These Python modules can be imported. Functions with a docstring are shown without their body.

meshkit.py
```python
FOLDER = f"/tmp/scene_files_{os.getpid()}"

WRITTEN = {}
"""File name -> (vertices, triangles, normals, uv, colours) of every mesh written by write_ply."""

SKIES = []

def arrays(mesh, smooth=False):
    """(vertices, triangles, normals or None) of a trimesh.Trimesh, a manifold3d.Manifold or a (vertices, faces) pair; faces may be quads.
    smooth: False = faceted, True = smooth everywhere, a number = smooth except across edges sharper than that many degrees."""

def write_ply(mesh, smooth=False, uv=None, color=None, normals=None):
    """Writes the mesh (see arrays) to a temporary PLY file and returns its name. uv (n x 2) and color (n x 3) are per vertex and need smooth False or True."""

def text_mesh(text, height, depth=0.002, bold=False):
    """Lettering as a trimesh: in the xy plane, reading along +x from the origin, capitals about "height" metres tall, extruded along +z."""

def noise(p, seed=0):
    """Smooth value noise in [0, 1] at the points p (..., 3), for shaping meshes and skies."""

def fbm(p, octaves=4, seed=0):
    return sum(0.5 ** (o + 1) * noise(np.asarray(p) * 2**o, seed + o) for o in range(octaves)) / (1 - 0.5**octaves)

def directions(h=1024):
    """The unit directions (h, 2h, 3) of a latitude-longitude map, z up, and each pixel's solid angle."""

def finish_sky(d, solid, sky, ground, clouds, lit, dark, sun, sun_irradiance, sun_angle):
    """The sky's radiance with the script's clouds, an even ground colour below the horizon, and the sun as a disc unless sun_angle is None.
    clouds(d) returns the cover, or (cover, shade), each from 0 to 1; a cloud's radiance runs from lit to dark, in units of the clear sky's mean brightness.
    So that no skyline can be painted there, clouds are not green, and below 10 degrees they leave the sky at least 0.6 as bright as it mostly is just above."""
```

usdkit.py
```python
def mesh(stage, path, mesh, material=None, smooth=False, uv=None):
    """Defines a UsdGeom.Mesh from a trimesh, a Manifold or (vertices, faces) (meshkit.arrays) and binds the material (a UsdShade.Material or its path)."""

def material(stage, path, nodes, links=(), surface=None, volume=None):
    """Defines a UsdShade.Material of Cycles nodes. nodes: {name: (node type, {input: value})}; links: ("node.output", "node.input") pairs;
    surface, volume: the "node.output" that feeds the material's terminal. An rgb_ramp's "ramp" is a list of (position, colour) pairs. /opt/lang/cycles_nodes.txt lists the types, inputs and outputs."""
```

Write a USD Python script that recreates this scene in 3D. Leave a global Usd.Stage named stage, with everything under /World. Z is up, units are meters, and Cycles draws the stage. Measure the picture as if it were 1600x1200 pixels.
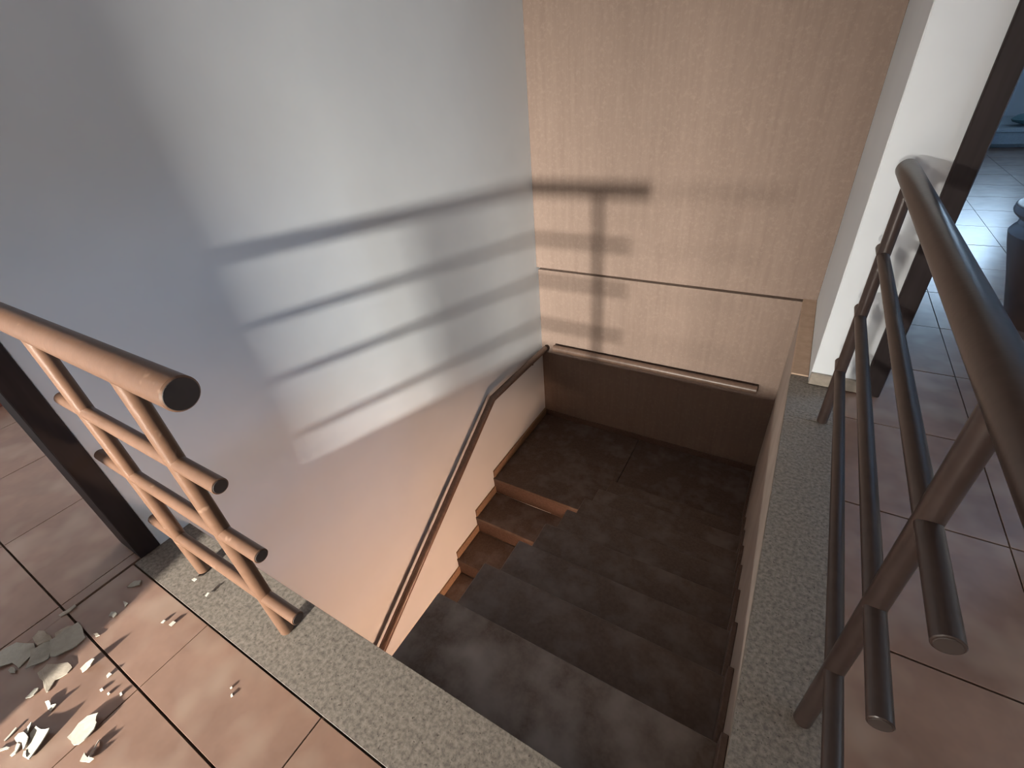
import math, random
import numpy as np, trimesh, usdkit
from scipy.spatial import ConvexHull
from shapely.geometry import Polygon
from pxr import Usd, UsdGeom, UsdLux, Gf, Sdf, UsdShade

stage = Usd.Stage.CreateInMemory()
UsdGeom.SetStageUpAxis(stage, 'Z'); UsdGeom.SetStageMetersPerUnit(stage, 1.0)
UsdGeom.Xform.Define(stage, '/World')

# ------------------------------------------------------------------ camera
cam = UsdGeom.Camera.Define(stage, '/World/camera')
R_, D_, F_ = np.array([0.8619332, 0.5004706, -0.0812419]), np.array([0.2221283, -0.5167750, -0.8268026]), np.array([-0.4557742, 0.6946026, -0.5565942])
m = np.eye(4); m[0, :3] = R_; m[1, :3] = -D_; m[2, :3] = -F_; m[3, :3] = (0, 0, 1.4)
cam.AddTransformOp().Set(Gf.Matrix4d(*m.ravel().tolist()))
cam.CreateHorizontalApertureAttr(36.0); cam.CreateVerticalApertureAttr(27.0)
cam.CreateFocalLengthAttr(36.0 * 725.200 / 1600)
cam.CreateClippingRangeAttr(Gf.Vec2f(0.02, 200.0))
cam.CreateExposureAttr(0.18)

# ------------------------------------------------------------------ lights (sky, and daylight in the windows)
dome = UsdLux.DomeLight.Define(stage, '/World/sky_light')
dome.CreateColorAttr(Gf.Vec3f(0.62, 0.78, 1.0)); dome.CreateIntensityAttr(0.6)

def window_light(name, pos, toward, w, h, radiance, color):
    L = UsdLux.RectLight.Define(stage, '/World/' + name)
    L.CreateWidthAttr(w); L.CreateHeightAttr(h); L.CreateIntensityAttr(radiance); L.CreateColorAttr(Gf.Vec3f(*color))
    z = -np.array(toward, float); up = np.array([0, 0, 1.0]); x = np.cross(up, z); x /= np.linalg.norm(x); y = np.cross(z, x)
    M = np.eye(4); M[0, :3] = x; M[1, :3] = y; M[2, :3] = z; M[3, :3] = pos
    L.AddTransformOp().Set(Gf.Matrix4d(*M.ravel().tolist()))

KEY = (-0.55, 1.78)                 # x, z of the small high window far behind the camera whose light throws the railing's shadow
window_light('rear_window_daylight', (KEY[0], -6.62, KEY[1]), (0, 1, 0), 0.50, 0.34, 9000.0, (1.0, 0.95, 0.85))
window_light('rear_window_daylight_001', (-2.55, -6.62, KEY[1]), (0, 1, 0), 0.50, 0.34, 800.0, (1.0, 0.95, 0.85))
window_light('hall_window_daylight', (3.72, 1.2, 1.88), (-1, 0, 0), 1.8, 1.25, 3.0, (0.76, 0.88, 1.0))
window_light('far_window_daylight', (2.6, 11.07, 1.97), (0, -1, 0), .85, 1.0, 10.0, (0.50, 0.74, 1.0))
window_light('side_window_daylight', (-2.95, 2.14, 1.5), (0, -1, 0), 1.0, 1.1, 20.0, (1.0, 0.95, 0.92))
window_light('right_room_window_daylight', (3.72, 4.1, 2.45), (-1, 0, 0), 1.8, 0.4, 110.0, (0.36, 0.62, 1.0))

# ------------------------------------------------------------------ helpers
used = {}
def numbered(parent, name):
    k = (parent, name); n = used.get(k, 0); used[k] = n + 1
    return f'{parent}/{name}' + (f'_{n:03d}' if n else '')

class T:
    """A thing or a part: its path and the world position of its origin."""
    def __init__(s, path, loc, prim): s.path, s.loc, s.prim = path, np.array(loc, float), prim

def tag(o, label=None, cat=None, group=None, kind=None):
    for k, v in (('label', label), ('category', cat), ('group', group), ('kind', kind)):
        if v: o.prim.SetCustomDataByKey(k, v)
    return o

def thing(name, label=None, cat=None, loc=(0, 0, 0), group=None, kind=None):
    p = numbered('/World', name)
    x = UsdGeom.Xform.Define(stage, p); x.AddTranslateOp().Set(Gf.Vec3d(*map(float, loc)))
    return tag(T(p, loc, x.GetPrim()), label, cat, group, kind)

def moved(mesh, d):
    if isinstance(mesh, tuple): return (np.asarray(mesh[0]) + d, mesh[1])
    mesh = mesh.copy(); mesh.apply_translation(d); return mesh

def obj(name, mesh, mat, parent=None, smooth=False, label=None):
    """One mesh given in world coordinates, as a part of parent or at top level (then its origin is its base)."""
    if isinstance(mesh, list): mesh = join(mesh)
    if parent is None:
        v = np.asarray(mesh[0] if isinstance(mesh, tuple) else mesh.vertices)
        loc = np.array([*(v.min(0) + v.max(0))[:2] / 2, v.min(0)[2]])
    else: loc = parent.loc
    path = numbered(parent.path if parent else '/World', name)
    g = usdkit.mesh(stage, path, moved(mesh, -loc), mat, smooth)
    if parent is None: g.AddTranslateOp().Set(Gf.Vec3d(*map(float, loc)))
    return tag(T(path, loc, g.GetPrim()), label)

def join(ms):
    ms = [trimesh.Trimesh(np.asarray(x[0]), np.asarray(x[1]), process=False) if isinstance(x, tuple) else x for x in ms]
    return trimesh.util.concatenate(ms)

_u = []
for ax in range(3):
    for sx in (-1, 1):
        for sy in (-1, 1):
            for sz in (-1, 1): _u.append(((sx, sy, sz), ax))
_p = np.array([[s * (1.0 if k == ax else 0.8) for k, s in enumerate(sg)] for sg, ax in _u])
_h = ConvexHull(_p)
_f = np.array([t if np.dot(np.cross(_p[t[1]] - _p[t[0]], _p[t[2]] - _p[t[0]]), _p[t].mean(0)) > 0 else t[::-1] for t in _h.simplices])
_sg = np.array([s for s, _ in _u], float); _in = np.array([[0.0 if k == ax else 1.0 for k in range(3)] for _, ax in _u])
def box(x0, x1, y0, y1, z0, z1, c=0.003):
    """A box with chamfered edges."""
    lo, hi = np.array([x0, y0, z0], float), np.array([x1, y1, z1], float)
    c = min(c, 0.45 * (hi - lo).min())
    return ((lo + hi) / 2 + _sg * ((hi - lo) / 2 - c * _in), _f.copy())

def lathe(profile, base, axis=(0, 0, 1), n=36):
    """Revolves (radius, distance along the axis) pairs."""
    a = np.array(axis, float); a /= np.linalg.norm(a)
    e = np.cross(a, (0, 0, 1.0) if abs(a[2]) < 0.9 else (0, 1.0, 0)); e /= np.linalg.norm(e); g = np.cross(a, e)
    th = np.arange(n) * 2 * np.pi / n
    ring = np.cos(th)[:, None] * e + np.sin(th)[:, None] * g
    V = np.vstack([np.array(base) + a * t + ring * max(r, 1e-5) for r, t in profile]); Fq = []
    for i in range(len(profile) - 1):
        for j in range(n):
            k = (j + 1) % n; Fq.append((i * n + j, i * n + k, (i + 1) * n + k, (i + 1) * n + j))
    return trimesh.Trimesh(V, np.vstack([[(q[0], q[1], q[2]), (q[0], q[2], q[3])] for q in Fq]), process=False)

def rod(a, b, r, c=0.002, n=32):
    a, b = np.array(a, float), np.array(b, float); L = np.linalg.norm(b - a)
    return lathe([(0, 0), (r - c, 0), (r, c), (r, L / 2), (r, L - c), (r - c, L), (0, L)], a, b - a, n)

def bent_rod(pts, r, n=28):
    """A tube swept along a polyline with mitred corners and closed ends."""
    P = np.array(pts, float); t = np.diff(P, axis=0); t /= np.linalg.norm(t, axis=1, keepdims=True)
    side = np.array([1.0, 0, 0]); th = np.arange(n) * 2 * np.pi / n; V = []
    for i, p in enumerate(P):
        d = t[0] if i == 0 else t[-1] if i == len(P) - 1 else (t[i - 1] + t[i]) / np.linalg.norm(t[i - 1] + t[i])
        up = np.cross(side, d); s = 1.0 if i in (0, len(P) - 1) else 1.0 / np.dot(d, t[i])
        V.append(p + r * (np.cos(th)[:, None] * side + np.sin(th)[:, None] * up * s))
    k = len(P); V = np.vstack(V + [P[:1], P[-1:]]); Fq = []
    for i in range(k - 1):
        for j in range(n):
            l = (j + 1) % n; a, b, c_, d_ = i * n + j, i * n + l, (i + 1) * n + l, (i + 1) * n + j
            Fq += [(a, b, c_), (a, c_, d_)]
    for j in range(n):
        l = (j + 1) % n; Fq += [(k * n, l, j), (k * n + 1, (k - 1) * n + j, (k - 1) * n + l)]
    me = trimesh.Trimesh(V, Fq, process=False); me.fix_normals(); return me

def extrude_x(poly_yz, x0, x1):
    """A polygon in (y, z) extruded from x0 to x1."""
    me = trimesh.creation.extrude_polygon(Polygon(poly_yz), x1 - x0, engine='earcut')
    v = me.vertices; me.vertices = np.stack([v[:, 2] + x0, v[:, 0], v[:, 1]], 1); me.fix_normals(); return me

# ------------------------------------------------------------------ materials
def mat(name, c1, c2, scale=(6, 6, 6), detail=5.0, rough=0.6, bump=0.0, bscale=60.0, spec=0.5, third=None, random_tint=0.0, lo=0.35, hi=0.65, coat=0.0):
    N = {'g': ('texture_coordinate', {}), 'mp': ('mapping', {'scale': scale}),
         'n': ('noise_texture', {'scale': 1.0, 'detail': detail, 'roughness': 0.6}),
         'r': ('rgb_ramp', {'ramp': [(lo, c1), (hi, c2)]}),
         'p': ('principled_bsdf', {'roughness': rough, 'specular_ior_level': spec, 'coat_weight': coat})}
    geo = {'g': ('geometry', {})}; N.update(geo)
    Lk = [('g.position', 'mp.vector'), ('mp.vector', 'n.vector'), ('n.fac', 'r.fac')]
    col = 'r.color'
    if third:                       # (colour, scale, low, high): specks or dust of another colour
        c3, s3, a, b = third
        N['n3'] = ('noise_texture', {'scale': s3, 'detail': 2.0, 'roughness': 0.7}); N['m3'] = ('map_range', {'from_min': a, 'from_max': b, 'clamp': True})
        N['x3'] = ('mix_color', {'b': c3}); Lk += [('g.position', 'n3.vector'), ('n3.fac', 'm3.value'), ('m3.result', 'x3.fac'), (col, 'x3.a')]; col = 'x3.result'
    if random_tint:
        N['oi'] = ('object_info', {}); N['mr'] = ('map_range', {'to_min': 1 - random_tint, 'to_max': 1 + random_tint})
        N['hv'] = ('hsv', {}); Lk += [('oi.random', 'mr.value'), ('mr.result', 'hv.value'), (col, 'hv.color')]; col = 'hv.color'
    Lk.append((col, 'p.base_color'))
    if bump:
        N['nb'] = ('noise_texture', {'scale': bscale, 'detail': 4.0}); N['b'] = ('bump', {'strength': bump, 'distance': 0.01})
        Lk += [('g.position', 'nb.vector'), ('nb.fac', 'b.height'), ('b.normal', 'p.normal')]
    return usdkit.material(stage, '/World/Looks/' + name, N, Lk, surface='p.BSDF')

UsdGeom.Scope.Define(stage, '/World/Looks')
M = {}
M['plaster'] = mat('pale_plaster', (.575, .600, .630), (.62, .645, .67), (1.2, 1.2, 1.2), rough=0.85, bump=0.015, bscale=40, spec=0.25)
M['tan'] = mat('tan_plaster', (.172, .123, .099), (.208, .152, .124), (30, 30, 1.6), 8.0, rough=0.8, bump=0.12, bscale=120, spec=0.25, lo=.25, hi=.75, third=((.228, .168, .138), 46.0, .50, .85))
M['ceiling'] = mat('ceiling_paint', (.68, .68, .66), (.72, .72, .70), (1, 1, 1), rough=0.9)
M['tile'] = mat('floor_tile', (.185, .112, .083), (.24, .148, .110), (5, 5, 5), 7.0, rough=0.24, bump=0.03, bscale=14, spec=0.5, random_tint=0.05, third=((.30, .225, .175), 4.0, .48, .82))
M['grout'] = mat('dark_grout', (.06, .035, .022), (.10, .06, .04), (20, 20, 20), rough=0.9)
M['granite'] = mat('beige_granite', (.110, .094, .079), (.225, .195, .165), (85, 85, 85), 4.0, rough=0.5, bump=0.04, bscale=150, third=((.055, .045, .036), 95.0, .62, .72), spec=0.4)
M['step'] = mat('brown_granite_step', (.080, .053, .041), (.108, .074, .058), (60, 60, 60), 5.0, rough=0.6, third=((.20, .165, .15), 6.0, .46, .95), spec=0.4)
M['dusty'] = mat('dusty_granite_step', (.10, .072, .058), (.14, .106, .088), (60, 60, 60), 5.0, rough=0.7, third=((.29, .25, .225), 5.0, .40, .78), spec=0.3)
M['riser'] = mat('brown_granite_riser', (.085, .052, .039), (.12, .075, .058), (55, 55, 55), 6.0, rough=0.6, spec=0.4)
M['skirt'] = mat('tan_granite_skirting', (.20, .125, .075), (.27, .175, .11), (60, 60, 60), 5.0, rough=0.5)
M['concrete'] = mat('raw_concrete', (.22, .20, .18), (.30, .27, .25), (5, 5, 5), rough=0.9)
M['paint'] = mat('brown_metal_paint', (.105, .056, .034), (.122, .066, .041), (30, 30, 30), rough=0.38, bump=0.03, bscale=60, third=((.19, .115, .078), 22.0, .66, .74))
M['paint_shaded'] = mat('shaded_brown_metal_paint', (.032, .020, .017), (.040, .026, .022), (30, 30, 30), rough=0.33, bump=0.03, bscale=60)  # same brown railing paint, darkened so the colour carries the shade
M['rail_wood'] = mat('brown_handrail_paint', (.10, .062, .046), (.14, .088, .064), (40, 40, 4), rough=0.4)
M['dark_brown'] = mat('end_shade_and_lamp_stand', (.03, .02, .017), (.04, .028, .024), (30, 30, 30), rough=0.6)  # on the tube ends this dark tone stands in for shade
M['jamb'] = mat('dark_stained_wood', (.016, .010, .010), (.026, .017, .017), (40, 40, 3), 6.0, rough=0.6, spec=0.3)
M['sill'] = mat('tan_ledge_lit_tone', (.40, .28, .20), (.47, .335, .245), (20, 20, 20), rough=0.8)  # tan wall paint lightened, so the colour holds light the ledge lacks
M['beige'] = mat('beige_plaster', (.33, .27, .23), (.40, .33, .285), (3, 3, 3), rough=0.85)
M['base'] = mat('beige_skirting', (.24, .205, .17), (.30, .255, .21), (40, 40, 40), rough=0.5)
M['flake'] = mat('plaster_flake', (.30, .285, .245), (.35, .33, .285), (60, 60, 60), rough=0.9)
M['flake_tan'] = mat('dusty_plaster_flake', (.30, .26, .21), (.38, .33, .27), (60, 60, 60), rough=0.9)
M['frame'] = mat('window_frame_metal', (.30, .30, .31), (.35, .35, .36), (10, 10, 10), rough=0.5)
M['pot'] = mat('dark_glazed_clay', (.040, .024, .019), (.055, .034, .027), (12, 12, 12), rough=0.35)
M['soil'] = mat('dry_soil', (.05, .035, .025), (.09, .065, .045), (60, 60, 60), rough=1.0)
M['yellow'] = mat('yellow_cloth', (.50, .42, .10), (.58, .50, .14), (40, 40, 40), rough=0.9)
M['mattress'] = mat('grey_blue_fabric', (.30, .35, .38), (.36, .41, .44), (50, 50, 50), rough=0.9)
M['teal'] = mat('teal_fabric', (.14, .25, .27), (.17, .29, .31), (50, 50, 50), rough=0.9)
M['red'] = mat('red_brown_wood', (.16, .045, .03), (.22, .065, .045), (30, 30, 3), rough=0.5)
M['glass'] = usdkit.material(stage, '/World/Looks/window_glass', {'f': ('fresnel', {'IOR': 1.45}), 't': ('transparent_bsdf', {}), 'gl': ('glossy_bsdf', {'roughness': 0.02, 'color': (1, 1, 1)}), 'mx': ('mix_closure', {})},
                              [('f.fac', 'mx.fac'), ('t.BSDF', 'mx.closure1'), ('gl.BSDF', 'mx.closure2')], surface='mx.closure')
M['added_glow'] = usdkit.material(stage, '/World/Looks/added_lamp_glow', {'e': ('emission', {'color': (1.0, 0.61, 0.40), 'strength': 105.0})}, [], surface='e.emission')  # glow of the added lamp, standing in for lower hall daylight

# ------------------------------------------------------------------ the setting
XL, XC, XW, YN, YB = -1.85, -0.85, 0.137, 0.36, 3.377      # left wall, middle of the well, right side of the well, near edge, back wall
ZC, ZF = 2.7, -3.186                                        # ceiling, lower floor
ST = dict(kind='structure')

fl = tag(thing('floor', 'brown square floor tiles with dark joints around the stairwell', 'floor'), **ST)
obj('slab', [box(-4.0, 3.75, -6.75, YN - .012, -.20, -.012, .001), box(XL, XW, .16, YN - .012, -.50, -.20, .001), box(XW + .012, 3.75, YN, 11.2, -.20, -.012, .001), box(-4.0, XL - .012, YN, 2.2, -.20, -.012, .001)], M['grout'], fl)  # second box is an unseen edge beam added to cut light from below
obj('screed', [box(-4.0, 3.58, -6.6, -4.2, -.012, 0, .001), box(-4.0, XL, -4.22, -.72, -.012, 0, .001)], M['tile'], fl)
TS, GX, GY, J = 0.545, -1.36, -0.064, 0.003
rnd = random.Random(7)
def tiles(x0, x1, y0, y1, skip=lambda a, b, c, d: False, side_room=False):
    for i in range(-20, 20):
        for j in range(-20, 30):
            a, b = max(x0, GX + i * TS + (J * .6 if GX + i * TS > x0 else 0)), min(x1, GX + (i + 1) * TS - (J * .6 if GX + (i + 1) * TS < x1 else 0))
            c, d = max(y0, GY + j * TS + (J if GY + j * TS > y0 else 0)), min(y1, GY + (j + 1) * TS - (J if GY + (j + 1) * TS < y1 else 0))
            if side_room and d > .2: b = min(b, -1.86)                # ends under the jamb and the wall
            if b - a < .012 or d - c < .012 or skip(a, b, c, d): continue
            dz = rnd.uniform(-.0008, .0004)
            obj('tile', box(a, b, c, d, -.0125, dz, .0006), M['tile'], fl)
tiles(XL, .345, -4.2, .1465)
tiles(-3.85, XL, -.62, 2.0, lambda a, b, c, d: False, True)
tiles(.345, 3.58, -4.2, 11.0, lambda a, b, c, d: b < .5 and c > 2.35)

gb = tag(thing('trim_1', 'speckled beige granite border around the stairwell opening', 'stone border'), **ST)
obj('granite_slab', box(XL, .345, .152, YN, -.03, -.0004, .0007), M['granite'], gb)
obj('granite_slab', box(XW, .345, YN + .001, 2.028, -.03, -.0004, .0007), M['granite'], gb)
obj('granite_slab', box(XW, .345, 2.031, 2.40, -.03, -.0004, .0007), M['granite'], gb)

wl = tag(thing('wall_left', 'pale plaster wall beside the stairwell with railing shadows across it'), **ST)
obj('wall_face', [box(-2.0, XL, .245, 3.56, ZF, ZC, .002), box(-2.0, XL, -.62, .245, 2.1, ZC, .001), box(-2.0, XL, -3.0, .245, ZF, -.2, .001)], M['plaster'], wl)
wr = tag(thing('wall_return', 'plaster wall end beyond the left doorway'), **ST)
obj('wall_face', box(-4.0, -1.57, -.74, -.62, 0, ZC, .004), M['plaster'], wr)

wv = tag(thing('wall_stairwell', 'recessed tan plaster wall below floor level behind the landing'), **ST)
wb = tag(thing('wall_back', 'tan streaked plaster wall above the landing'), **ST)
obj('upper_panel', box(XL, .216, YB, 3.56, 0.0, ZC, .003), M['tan'], wb)
obj('lower_panel', box(XL, XW + .05, YB + .026, 3.56, ZF, -.028, .003), M['tan'], wv)
obj('shadow_gap', box(XL, .21, YB + .07, 3.56, -.028, 0.0, .001), M['tan'], wb)
obj('sill', box(XW, .215, 2.402, YB + .02, -.03, .006, .003), M['sill'], wb)
ww = tag(thing('wall_right', 'pale plaster side wall of the stairwell under the granite edge'), **ST)
obj('wall_face', box(XW + .006, .36, -3.0, 3.56, ZF, -.031, .003), M['beige'], ww)
wp = tag(thing('wall_pillar', 'white plaster pillar between the stairwell and the right doorway'), **ST)
obj('wall_face', box(.215, .43, 2.345, 11.1, 0.0, ZC, .004), M['plaster'], wp)
bb = tag(thing('baseboard_pillar', 'beige skirting board at the foot of the white pillar'), **ST)
obj('skirting_board', box(.2145, .426, 2.328, 2.3449, .004, .066, .003), M['base'], bb)

d1 = tag(thing('door_1', 'dark wood door frame of the right doorway'), **ST)
obj('jamb', box(.4265, .502, 2.325, 2.56, 0.001, 1.82, .004), M['jamb'], d1)
obj('jamb', box(1.42, 1.495, 2.325, 2.56, 0.001, 1.82, .004), M['jamb'], d1)
obj('lintel', box(.4265, 1.495, 2.325, 2.56, 1.82, 1.90, .004), M['jamb'], d1)
wh = tag(thing('wall_hall', 'plaster wall around the right doorway'), **ST)
obj('wall_face', [box(1.495, 3.6, 2.345, 2.54, 0, ZC, .002), box(.43, 1.495, 2.345, 2.54, 1.90, ZC, .002)], M['plaster'], wh)
d2 = tag(thing('door_2', 'dark wood door jamb at the end of the left wall'), **ST)
obj('jamb', box(-2.012, XL + .004, .175, .245, 0.001, 2.1, .003), M['jamb'], d2)
obj('lintel', box(-2.012, XL + .004, -.62, .245, 2.1, 2.17, .003), M['jamb'], d2)

def wall_with_window(wallname, label, winname, axis, at0, at1, u0, u1, wins, sill_z, head_z, panes):
    """A wall across x or y from u0 to u1 with window openings [(a, b), ...], their frames and glass."""
    w = tag(thing(wallname, label), **ST); bs = []
    def B(a, b, z0, z1): bs.append(box(a, b, at0, at1, z0, z1, .002) if axis == 'y' else box(at0, at1, a, b, z0, z1, .002))
    edges = [u0] + [e for ab in wins for e in ab] + [u1]
    for k in range(0, len(edges), 2): B(edges[k], edges[k + 1], 0, ZC)
    for a, b in wins: B(a, b, 0, sill_z); B(a, b, head_z, ZC)
    obj('wall_face', bs, M['plaster'], w)
    mid, t = (at0 + at1) / 2, .02
    for n, (a, b) in enumerate(wins):
        f = tag(thing(winname if n == 0 else winname[:-1] + str(int(winname[-1]) + n), 'metal framed window in the ' + wallname.replace('_', ' ')), **ST)
        g = lambda p, q, z0, z1, e: box(p, q, mid - e, mid + e, z0, z1, .002) if axis == 'y' else box(mid - e, mid + e, p, q, z0, z1, .002)
        bars = [g(a, a + .025, sill_z, head_z, t), g(b - .025, b, sill_z, head_z, t), g(a, b, sill_z, sill_z + .025, t), g(a, b, head_z - .025, head_z, t)]
        bars += [g(a + (b - a) * k / panes - .015, a + (b - a) * k / panes + .015, sill_z, head_z, t) for k in range(1, panes)]
        obj('window_frame', bars, M['frame'], f)
        for k in range(panes):
            obj('pane', g(a + (b - a) * k / panes + .016, a + (b - a) * (k + 1) / panes - .016, sill_z + .024, head_z - .024, .002), M['glass'], f)
hk, hw = .20, .28
wall_with_window('wall_rear', 'plaster wall with two small high windows far behind', 'window_1', 'y', -6.6, -6.48, -4.0, 3.75,
                 [(-2.55 - hw, -2.55 + hw), (KEY[0] - hw, KEY[0] + hw)], KEY[1] - hk, KEY[1] + hk, 1)
wall_with_window('wall_window', 'plaster wall with a wide window on the right of the stair hall', 'window_3', 'x', 3.58, 3.7, -6.6, 2.4, [(.3, 2.1)], 1.25, 2.5, 2)
wall_with_window('wall_clerestory', 'plaster wall with a high window strip in the right room', 'window_4', 'x', 3.58, 3.7, 2.4, 11.1, [(3.2, 5.0)], 2.25, 2.65, 3)
wall_with_window('wall_far', 'plaster end wall of the room beyond the right doorway', 'window_5', 'y', 10.95, 11.05, .43, 3.7, [(2.15, 3.05)], 1.45, 2.5, 1)
wk = tag(thing('wall_corridor', 'unseen added partition and low beam shaping the rear window light'), **ST)
obj('wall_face', [box(-.63, 3.58, -5.60, -5.45, 0, ZC, .003), box(-3.86, -.63, -5.60, -5.45, 1.75, ZC, .003)], M['plaster'], wk)  # added out of view to trim the rear window light at side and top
wlr = tag(thing('wall_side_room', 'plaster walls of the room beyond the left doorway'), **ST)
obj('wall_face', [box(-4.0, -3.86, -6.6, 2.2, 0, ZC, .002)], M['plaster'], wlr)
wall_with_window('wall_side_end', 'plaster wall with a window in the room beyond the left doorway', 'window_6', 'y', 2.0, 2.12, -3.86, -2.0, [(-3.5, -2.4)], .9, 2.1, 2)
bs = tag(thing('baseboard_side_room', 'red brown wooden skirting in the room beyond the left doorway'), **ST)
obj('skirting_board', box(-3.8599, -3.84, -.62, 2.0, .001, .09, .004), M['red'], bs)
ce = tag(thing('ceiling', 'flat pale ceiling'), **ST)
obj('slab', box(-4.05, 3.8, -6.7, 11.2, ZC, ZC + .2, .002), M['ceiling'], ce)
lo = tag(thing('lower_floor', 'tiled floor of the storey below'), **ST)
obj('slab', box(-2.0, .36, -3.0, 3.56, ZF - .15, ZF, .002), M['tile'], lo)
lw = tag(thing('wall_lower', 'plaster end wall of the hall on the storey below'), **ST)
obj('wall_face', box(XL, XW, -3.0, -2.85, ZF, -.2, .002), M['plaster'], lw)

# ------------------------------------------------------------------ the stairs
RZ, UT, LT, NT = .177, .28, .325, .03
up = thing('stair_flight', 'dark brown granite stair flight going down from the floor edge along the right side', 'stairs', (-.35, 1.5, -1.593))
prof = [(YN, -.2)] + [p for k in range(1, 9) for p in ((YN + .002 + UT * (k - 1), -RZ * k - NT), (YN + .002 + UT * k, -RZ * k - NT))] + [(YN + UT * 8, -1.593), (YN + UT * 8 - .35, -1.593), (YN, -.42)]
obj('flight_body', extrude_x(prof, XC + .012, XW + .004), M['concrete'], up)
for k in range(1, 9):
    y0, y1, z = YN + UT * (k - 1), YN + UT * k, -RZ * k
    obj('tread', box(XC, XW - .002, y0 + (.022 if k > 1 else .0), y1 + .022, z - NT, z, .004), M['dusty' if k == 1 else 'step'], up)
    obj('riser', box(XC + .003, XW - .002, y1 - .016, y1 + .004, z - RZ + .001, z - NT - .001, .002), M['riser'], up)
lp = thing('stair_landing', 'dark brown granite landing between the two stair flights at the back wall', 'landing', (-.85, 2.95, -1.593))
Z0 = -RZ * 9
obj('landing_slab', box(XL, XC - .004, 2.388, YB + .024, Z0 - .17, Z0 - NT - .001, .003), M['concrete'], lp)
obj('landing_slab', box(XC - .004, XW - .001, 2.62, YB + .024, Z0 - .17, Z0 - NT - .001, .003), M['concrete'], lp)
obj('paving_slab', box(XL + .001, XC - .004, 2.385 - .022, 2.90, Z0 - NT, Z0, .004), M['step'], lp)
obj('paving_slab', box(XL + .001, XC - .004, 2.902, YB + .0235, Z0 - NT, Z0, .004), M['step'], lp)
obj('paving_slab', box(XC - .001, XW, 2.62, YB + .0235, Z0 - NT, Z0, .004), M['step'], lp)
dn = thing('stair_flight', 'dark brown granite stair flight going down towards the viewer along the left wall', 'stairs', (-1.35, 1.0, ZF))
prof = [(2.385, Z0 - .03)] + [p for k in range(1, 9) for p in ((2.385 - LT * (k - 1), Z0 - RZ * k - NT), (2.385 - LT * k, Z0 - RZ * k - NT))] + [(2.385 - LT * 8, ZF + .001), (2.385 - LT * 7.2, ZF + .001), (2.385, Z0 - .32)]
obj('flight_body', extrude_x(prof, XL + .001, XC - .012), M['concrete'], dn)
for k in range(1, 9):
    y1, y0, z = 2.385 - LT * (k - 1), 2.385 - LT * k, Z0 - RZ * k
    obj('riser', box(XL + .001, XC - .008, y1 - .018, y1 - .001, z + .001, z + RZ - NT - .001, .002), M['riser'], dn)
    obj('tread', box(XL + .001, XC - .004, y0 - .022, y1 - .019, z - NT, z, .004), M['step'], dn)
obj('riser', box(XL + .001, XC - .008, 2.385 - LT * 8 - .004, 2.385 - LT * 8 + .016, ZF + .001, ZF + RZ - NT - .001, .002), M['riser'], dn)

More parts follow.
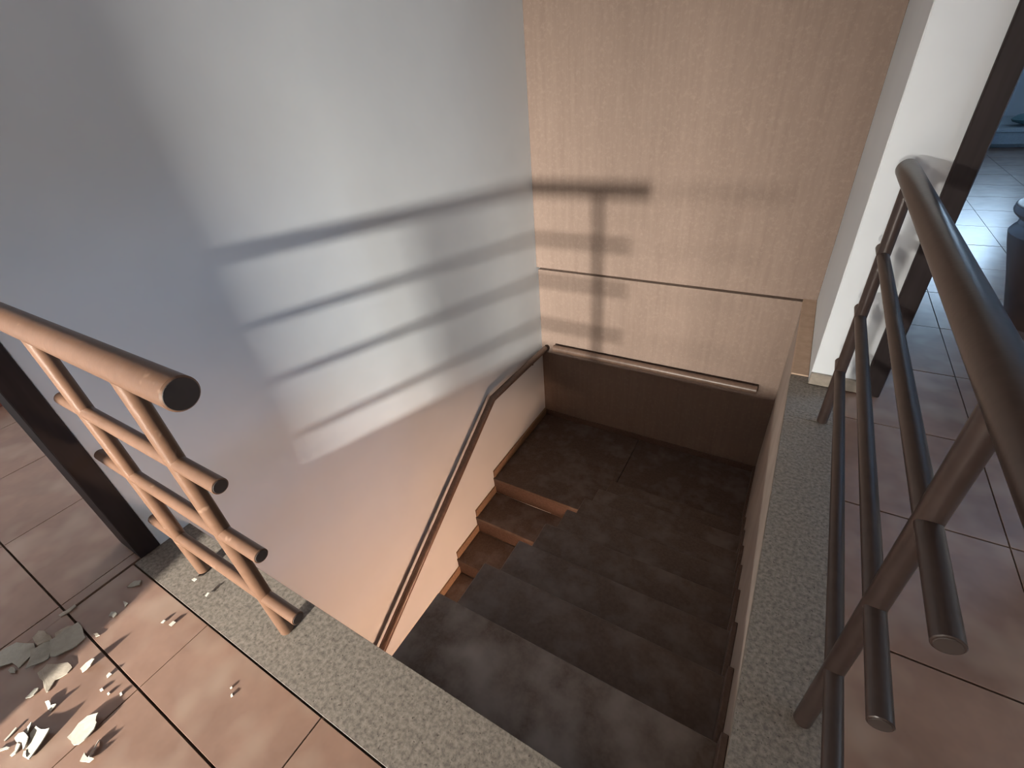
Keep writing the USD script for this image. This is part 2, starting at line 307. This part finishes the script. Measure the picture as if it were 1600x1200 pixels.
SK, SH = .014, .078
bl = tag(thing('baseboard_left', 'stepped tan granite skirting along the left wall above the lower stair flight'), **ST)
obj('skirting_board', box(XL, XL + SK, 2.375, YB + .024, Z0 + .0005, Z0 + SH, .002), M['skirt'], bl)
for k in range(1, 9):
    y1, y0, z = 2.385 - LT * (k - 1), 2.385 - LT * k, Z0 - RZ * k
    obj('skirting_board', box(XL, XL + SK, y0 - .01, y1 + .035, z + .0005, z + SH, .002), M['skirt'], bl)
bk = tag(thing('baseboard_back', 'dark granite skirting at the foot of the back wall on the landing'), **ST)
obj('skirting_board', box(XL + SK + .001, XW - .001, YB + .012, YB + .0255, Z0 + .0005, Z0 + .06, .002), M['riser'], bk)
br = tag(thing('baseboard_right', 'stepped granite skirting along the right side of the upper stair flight'), **ST)
for k in range(1, 9):
    y0, y1, z = YN + UT * (k - 1), YN + UT * k, -RZ * k
    obj('skirting_board', box(XW - .013, XW + .0055, y0 + .024, y1 + .022, z + .0005, z + .075, .002), M['riser'], br)
obj('skirting_board', box(XW - .013, XW + .0055, 2.63, YB + .011, Z0 + .0005, Z0 + .075, .002), M['riser'], br)

# ------------------------------------------------------------------ handrails on the walls
hr = thing('wall_handrail', 'dark brown round handrail sloping down the pale left wall with a bend at the landing', 'handrail', (XL, 1.8, -1.2))
hx = XL + .062
obj('rail', bent_rod([(hx, .10, -2.215), (hx, 2.42, -.735), (hx, 3.345, -.772)], .027), M['rail_wood'], hr, 40)
for y, z in ((.6, -1.896), (1.5, -1.322), (2.42, -.735), (3.1, -.762)):
    obj('bracket', bent_rod([(hx, y, z - .02), (hx - .004, y, z - .05), (XL - .002, y, z - .062)], .007, 12), M['rail_wood'], hr, 40)
hb = thing('wall_handrail', 'brown round handrail running level along the tan back wall above the landing', 'handrail', (-.85, YB, -.75))
obj('rail', rod((-1.70, YB - .035, -.745), (.008, YB - .035, -.745), .032, .004), M['rail_wood'], hb, 40)
for x in (-1.45, -.85, -.25):
    obj('bracket', rod((x, YB - .035, -.765), (x, YB + .03, -.79), .008, .001, 12), M['rail_wood'], hb, 40)

# ------------------------------------------------------------------ the two steel railings
RH, RB, RP = .033, .0185, .0205
def railing(label, along, posts, ends, hand, bars, hz, loc, mt, post_top, base_z=.004):
    t = thing('stair_railing', label, 'railing', loc)
    P = (lambda u, z: (u, along[1], z)) if along[0] == 'x' else (lambda u, z: (along[1], u, z))
    obj('handrail', rod(P(hand[0], hz), P(hand[1], hz), RH, .003, 40), mt, t, 40)
    for u in posts: obj('post', rod(P(u, base_z), P(u, hz - .012), RP, .001, 32), mt, t, 40)
    for z, (a, b) in zip(bars, ends): obj('crossbar', rod(P(a, z), P(b, z), RB, .0015, 32), mt, t, 40)
    for z, (a, b), r in [(hz, hand, RH)] + [(z, e, RB) for z, e in zip(bars, ends)]:      # dark discs that paint shade onto the tube ends
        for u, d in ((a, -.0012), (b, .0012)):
            obj('end_cap', rod(P(u - d * 2, z), P(u + d, z), r - .0032, .0008, 28), M['dark_brown'], t, 40)
    return t
rl = railing('short brown metal railing with four level bars at the left corner of the stairwell', ('x', .262), (-1.575, -1.107), ((-1.735, -.935), (-1.795, -.945), (-1.745, -.957)),
             (-1.80, -.853), (.722, .477, .190), .986, (-1.34, .262, 0), M['paint'], None)
rr = railing('long brown metal railing with level bars on the right side of the stairwell', ('y', .283), (2.035, .735), ((.515, 2.13), (.515, 2.13), (.515, 2.13)),
             (.40, 2.20), (.752, .512, .262), 1.008, (.283, 1.4, 0), M['paint_shaded'], None)

# ------------------------------------------------------------------ fallen plaster on the tiles
FL = [
[(-1.403,-0.225),(-1.411,-0.193),(-1.405,-0.172),(-1.379,-0.152),(-1.363,-0.165),(-1.345,-0.176),(-1.345,-0.203),(-1.350,-0.216),(-1.363,-0.224),(-1.381,-0.223)],
[(-1.508,-0.273),(-1.511,-0.256),(-1.482,-0.251),(-1.457,-0.237),(-1.447,-0.255),(-1.440,-0.275),(-1.434,-0.298),(-1.453,-0.303),(-1.475,-0.293),(-1.492,-0.277)],
[(-1.537,-0.300),(-1.537,-0.289),(-1.523,-0.279),(-1.492,-0.277),(-1.475,-0.293),(-1.474,-0.298),(-1.502,-0.293),(-1.521,-0.301)],
[(-1.524,-0.278),(-1.538,-0.271),(-1.535,-0.263),(-1.523,-0.256),(-1.517,-0.261),(-1.513,-0.275)],
[(-1.569,-0.218),(-1.558,-0.210),(-1.538,-0.213),(-1.533,-0.209),(-1.522,-0.203),(-1.524,-0.212),(-1.525,-0.221),(-1.546,-0.221)],
[(-1.542,-0.331),(-1.529,-0.318),(-1.517,-0.314),(-1.517,-0.318),(-1.535,-0.333)],
[(-1.496,-0.322),(-1.496,-0.310),(-1.512,-0.300),(-1.497,-0.296),(-1.485,-0.312),(-1.489,-0.321)],
[(-1.473,-0.299),(-1.467,-0.294),(-1.445,-0.299),(-1.451,-0.303)],
[(-1.291,-0.216),(-1.315,-0.185),(-1.308,-0.182),(-1.281,-0.212)],
[(-1.306,-0.232),(-1.316,-0.216),(-1.294,-0.217),(-1.270,-0.209),(-1.275,-0.220)],
[(-1.638,-0.244),(-1.646,-0.219),(-1.634,-0.212),(-1.627,-0.216),(-1.626,-0.235)],
[(-1.557,-0.317),(-1.560,-0.304),(-1.565,-0.287),(-1.558,-0.286),(-1.553,-0.304),(-1.551,-0.316)],
[(-1.682,-0.195),(-1.687,-0.169),(-1.642,-0.135),(-1.613,-0.135),(-1.607,-0.150),(-1.616,-0.178),(-1.597,-0.202),(-1.598,-0.206),(-1.642,-0.197)],
[(-1.875,-0.243),(-1.876,-0.217),(-1.869,-0.190),(-1.819,-0.163),(-1.784,-0.175),(-1.777,-0.193),(-1.768,-0.220),(-1.807,-0.224),(-1.828,-0.256)],
[(-1.732,-0.208),(-1.783,-0.175),(-1.780,-0.157),(-1.774,-0.134),(-1.748,-0.140),(-1.718,-0.160),(-1.723,-0.180)],
[(-1.704,-0.154),(-1.759,-0.131),(-1.764,-0.096),(-1.760,-0.058),(-1.720,-0.064),(-1.686,-0.071),(-1.681,-0.099),(-1.688,-0.124),(-1.693,-0.146)],
[(-1.766,-0.121),(-1.788,-0.114),(-1.783,-0.082),(-1.765,-0.060),(-1.751,-0.073),(-1.762,-0.097)],
[(-1.829,-0.157),(-1.841,-0.137),(-1.830,-0.128),(-1.800,-0.125),(-1.780,-0.130),(-1.789,-0.144),(-1.793,-0.160)],
[(-1.585,-0.125),(-1.584,-0.108),(-1.570,-0.091),(-1.554,-0.087),(-1.552,-0.103),(-1.564,-0.126)],
[(-1.791,-0.239),(-1.790,-0.230),(-1.766,-0.226),(-1.758,-0.231),(-1.774,-0.239)],
[(-1.761,0.088),(-1.762,0.112),(-1.740,0.126),(-1.728,0.114),(-1.744,0.099)],
[(-1.711,0.053),(-1.701,0.056),(-1.686,0.058),(-1.685,0.046)],
[(-1.699,0.002),(-1.705,0.014),(-1.691,0.021),(-1.678,0.020),(-1.677,0.008)],
[(-1.866,-0.081),(-1.859,-0.060),(-1.855,-0.035),(-1.843,-0.036),(-1.843,-0.058),(-1.851,-0.080)],
[(-1.510,0.076),(-1.508,0.085),(-1.497,0.088),(-1.497,0.079)],
[(-1.477,0.085),(-1.473,0.099),(-1.459,0.101),(-1.463,0.086)],
[(-1.570,0.215),(-1.566,0.223),(-1.549,0.225),(-1.553,0.216)],
[(-1.464,0.202),(-1.465,0.213),(-1.453,0.215),(-1.453,0.203)],
[(-1.487,-0.094),(-1.488,-0.085),(-1.472,-0.083),(-1.477,-0.096)],
[(-1.461,-0.123),(-1.456,-0.116),(-1.445,-0.117),(-1.451,-0.124)],
[(-1.429,-0.117),(-1.426,-0.112),(-1.416,-0.112),(-1.418,-0.118)],
[(-1.395,-0.098),(-1.390,-0.093),(-1.380,-0.095),(-1.384,-0.101)],
[(-1.113,0.069),(-1.109,0.075),(-1.103,0.073),(-1.107,0.068)],
[(-1.093,0.059),(-1.091,0.064),(-1.081,0.061),(-1.086,0.056)],
[(-1.675,-0.053),(-1.667,-0.045),(-1.649,-0.045),(-1.657,-0.054)],
]
INFO = [  # label, tilt direction (degrees), lift at the far end, material
 ('large pale oval plaster flake lit and tilted up, right of the other big flakes', 60, .015, 'flake'),
 ('large pale triangular plaster flake leaning with a long shadow behind it', 70, .018, 'flake'),
 ('brightest white plaster chunk against the left side of the leaning triangular flake', 80, .012, 'flake'),
 ('curled white plaster sliver above the brightest white chunk', 60, .018, 'flake'),
 ('small forked white plaster piece behind the brightest white chunk', 90, .012, 'flake'),
 ('narrow bright plaster splinter at the left border of the picture', 60, .004, 'flake'),
 ('slim plaster scrap just in front of the brightest white chunk', 60, .005, 'flake'),
 ('slim plaster scrap under the front corner of the leaning triangular flake', 60, .005, 'flake'),
 ('thin upright plaster strip with its own shadow in front of the oval flake', 30, .018, 'flake'),
 ('small star shaped white plaster crumb at the foot of the thin upright strip', 60, .010, 'flake'),
 ('narrow shaded plaster stick between the big shaded flakes and the lit flakes', 40, .004, 'flake'),
 ('long thin plaster splinter lying along the edge of the light', 60, .003, 'flake'),
 ('big dull tan plaster flake half in the light, nearest to the lit flakes', 200, .010, 'flake_tan'),
 ('widest grey plaster flake in the shade, cut by the left border', 200, .012, 'flake'),
 ('leaf shaped grey plaster flake in the shade between the two widest flakes', 220, .018, 'flake'),
 ('broad grey pentagonal plaster flake in the shade, rightmost of the shaded pile', 220, .020, 'flake'),
 ('dusty plaster strip tucked behind the broad pentagonal shaded flake', 220, .008, 'flake_tan'),
 ('small dusty plaster flake behind the leaf shaped one in the shade', 220, .016, 'flake_tan'),
 ('dusty tan plaster flake standing at the light edge beside a tile corner', 60, .022, 'flake_tan'),
 ('small shaded plaster crumb in front of the widest grey flake', 90, .006, 'flake'),
 ('shaded almond shaped plaster chip nearest to the door jamb', 90, .004, 'flake'),
 ('tiny triangular plaster chip in the shade between the almond chip and the round chip', 90, .004, 'flake'),
 ('shaded rounded plaster chip right of the pile', 90, .004, 'flake'),
 ('shaded thin plaster sliver lying behind the pile', 90, .005, 'flake_tan'),
 ('left of two bright crumbs close together on the cut tile row', 60, .006, 'flake'),
 ('right of two bright crumbs close together on the cut tile row', 60, .006, 'flake'),
 ('bright plaster crumb on the granite nearest to the left railing post', 60, .006, 'flake'),
 ('bright plaster crumb on the granite close to the tile joint', 60, .007, 'flake'),
 ('bright plaster crumb beside the tile joint, right of the dusty tan flake', 60, .006, 'flake'),
 ('bright crumb, leftmost of the loose crumbs behind the oval flake', 60, .005, 'flake'),
 ('bright crumb, middle one of the loose crumbs behind the oval flake', 60, .005, 'flake'),
 ('bright crumb, rightmost of the loose crumbs behind the oval flake', 60, .005, 'flake'),
 ('upper one of two specks of plaster in the middle of the big lit tile', 60, .004, 'flake'),
 ('lower one of two specks of plaster in the middle of the big lit tile', 60, .004, 'flake'),
 ('faint plaster speck in the shade right of the thin sliver', 60, .002, 'flake_tan'),
]
frnd = np.random.default_rng(3)
for pts, (label, deg, lift, mt) in zip(FL, INFO):
    P = np.array(pts); c = P.mean(0); size = np.ptp(P, axis=0).max()
    dense = []
    for a, b in zip(P, np.roll(P, -1, 0)):                      # ragged broken edges
        dense.append(a)
        if np.linalg.norm(b - a) > .018: dense.append((a + b) / 2 + frnd.normal(0, .0016, 2))
    th = min(.0035, .1 * size + .0012)
    pg = Polygon(dense).buffer(0); pg = max(getattr(pg, 'geoms', [pg]), key=lambda q: q.area)
    me = trimesh.creation.extrude_polygon(pg, th, engine='earcut'); me = me.subdivide() if size > .04 else me
    d = np.array([math.cos(math.radians(deg)), math.sin(math.radians(deg))]); v = me.vertices
    s = v[:, :2] @ d; s = (s - s.min()) / max(np.ptp(s), 1e-6); r = np.linalg.norm(v[:, :2] - c, axis=1) / size
    ground = .0045 if c[1] > .15 else .0004
    v[:, 2] += lift * s ** 1.25 + .012 * size / .06 * .25 * r ** 2
    v[:, 2] += ground - v[:, 2].min()
    me.vertices = v; small = size < .03
    t = obj('plaster_crumb' if small else 'plaster_flake', me, M[mt])
    tag(t, label, 'plaster crumb' if small else 'plaster flake', 'fallen plaster crumbs' if small else 'fallen plaster flakes')

# ------------------------------------------------------------------ things in the room beyond the right doorway
pt = thing('planter_pot', 'dark tapered planter pot standing beyond the right doorway', 'plant pot', (1.25, 3.4, 0))
obj('pot', lathe([(0, .001), (.125, .001), (.133, .012), (.215, .268), (.278, .445), (.292, .492), (.282, .512), (.262, .535), (.262, .50), (.20, .30), (0, .30)], (1.25, 3.4, 0), n=48), M['pot'], pt, 40)
obj('rim', lathe([(.270, .536), (.268, .556), (.303, .585), (.311, .600), (.309, .626), (.298, .632), (.262, .630), (.258, .536), (.270, .536)], (1.25, 3.4, 0), n=48), M['pot'], pt, 40)
obj('soil', lathe([(0, .50), (.12, .515), (.24, .505), (.255, .49), (0, .485)], (1.25, 3.4, 0), n=32), M['soil'], pt, 40)
mb = thing('low_mattress', 'grey blue mattress lying low against the far wall of the right room', 'mattress', (2.6, 10.2, 0))
obj('mattress_body', box(1.75, 3.5, 9.35, 10.93, .002, .22, .05), M['mattress'], mb)
obj('piping', [box(1.748, 3.502, 9.348, 10.932, .19, .2, .004)], M['mattress'], mb)
pl = lathe([(0, 0), (.13, .01), (.22, .05), (.235, .08), (.20, .13), (.10, .165), (0, .175)], (2.55, 9.75, .22), n=36); v = pl.vertices; v[:, 0] = 2.55 + (v[:, 0] - 2.55) * 1.5; pl.vertices = v
tag(obj('pillow', pl, M['teal'], None, 60), 'teal pillow lying on the grey blue mattress', 'pillow')
cl = trimesh.creation.icosphere(3, 1.0); v = cl.vertices.copy(); nz = np.sin(v[:, 0] * 7 + 1) * np.cos(v[:, 1] * 6) * .12; v = v * (1 + nz)[:, None]; v[:, 2] = np.abs(v[:, 2])
v = v * (.085, .07, .05) + (1.10, 2.93, .002); cl.vertices = v
tag(obj('cleaning_cloth', cl, M['yellow'], None, True), 'crumpled yellow cleaning cloth on the floor beyond the right doorway', 'cloth')

# ------------------------------------------------------------------ unseen lamp added to warm the lower left wall
LX, LY, LZ = -.03, 1.15, ZF
la = thing('floor_lamp', 'added warm lantern lamp, unseen under the upper stair flight', 'lamp', (LX, LY, LZ))
obj('base', lathe([(0, 0), (.10, 0), (.105, .006), (.10, .016), (.02, .03), (0, .03)], (LX, LY, LZ + .001), n=36), M['dark_brown'], la, 40)
obj('pole', rod((LX, LY, LZ + .02), (LX, LY, -2.0), .011, .001, 16), M['dark_brown'], la, 40)
obj('lantern', lathe([(0, 0), (.05, 0), (.085, .03), (.105, .09), (.11, .18), (.105, .28), (.085, .35), (.05, .385), (0, .385)], (LX, LY, -2.0), n=32), M['added_glow'], la, 60)
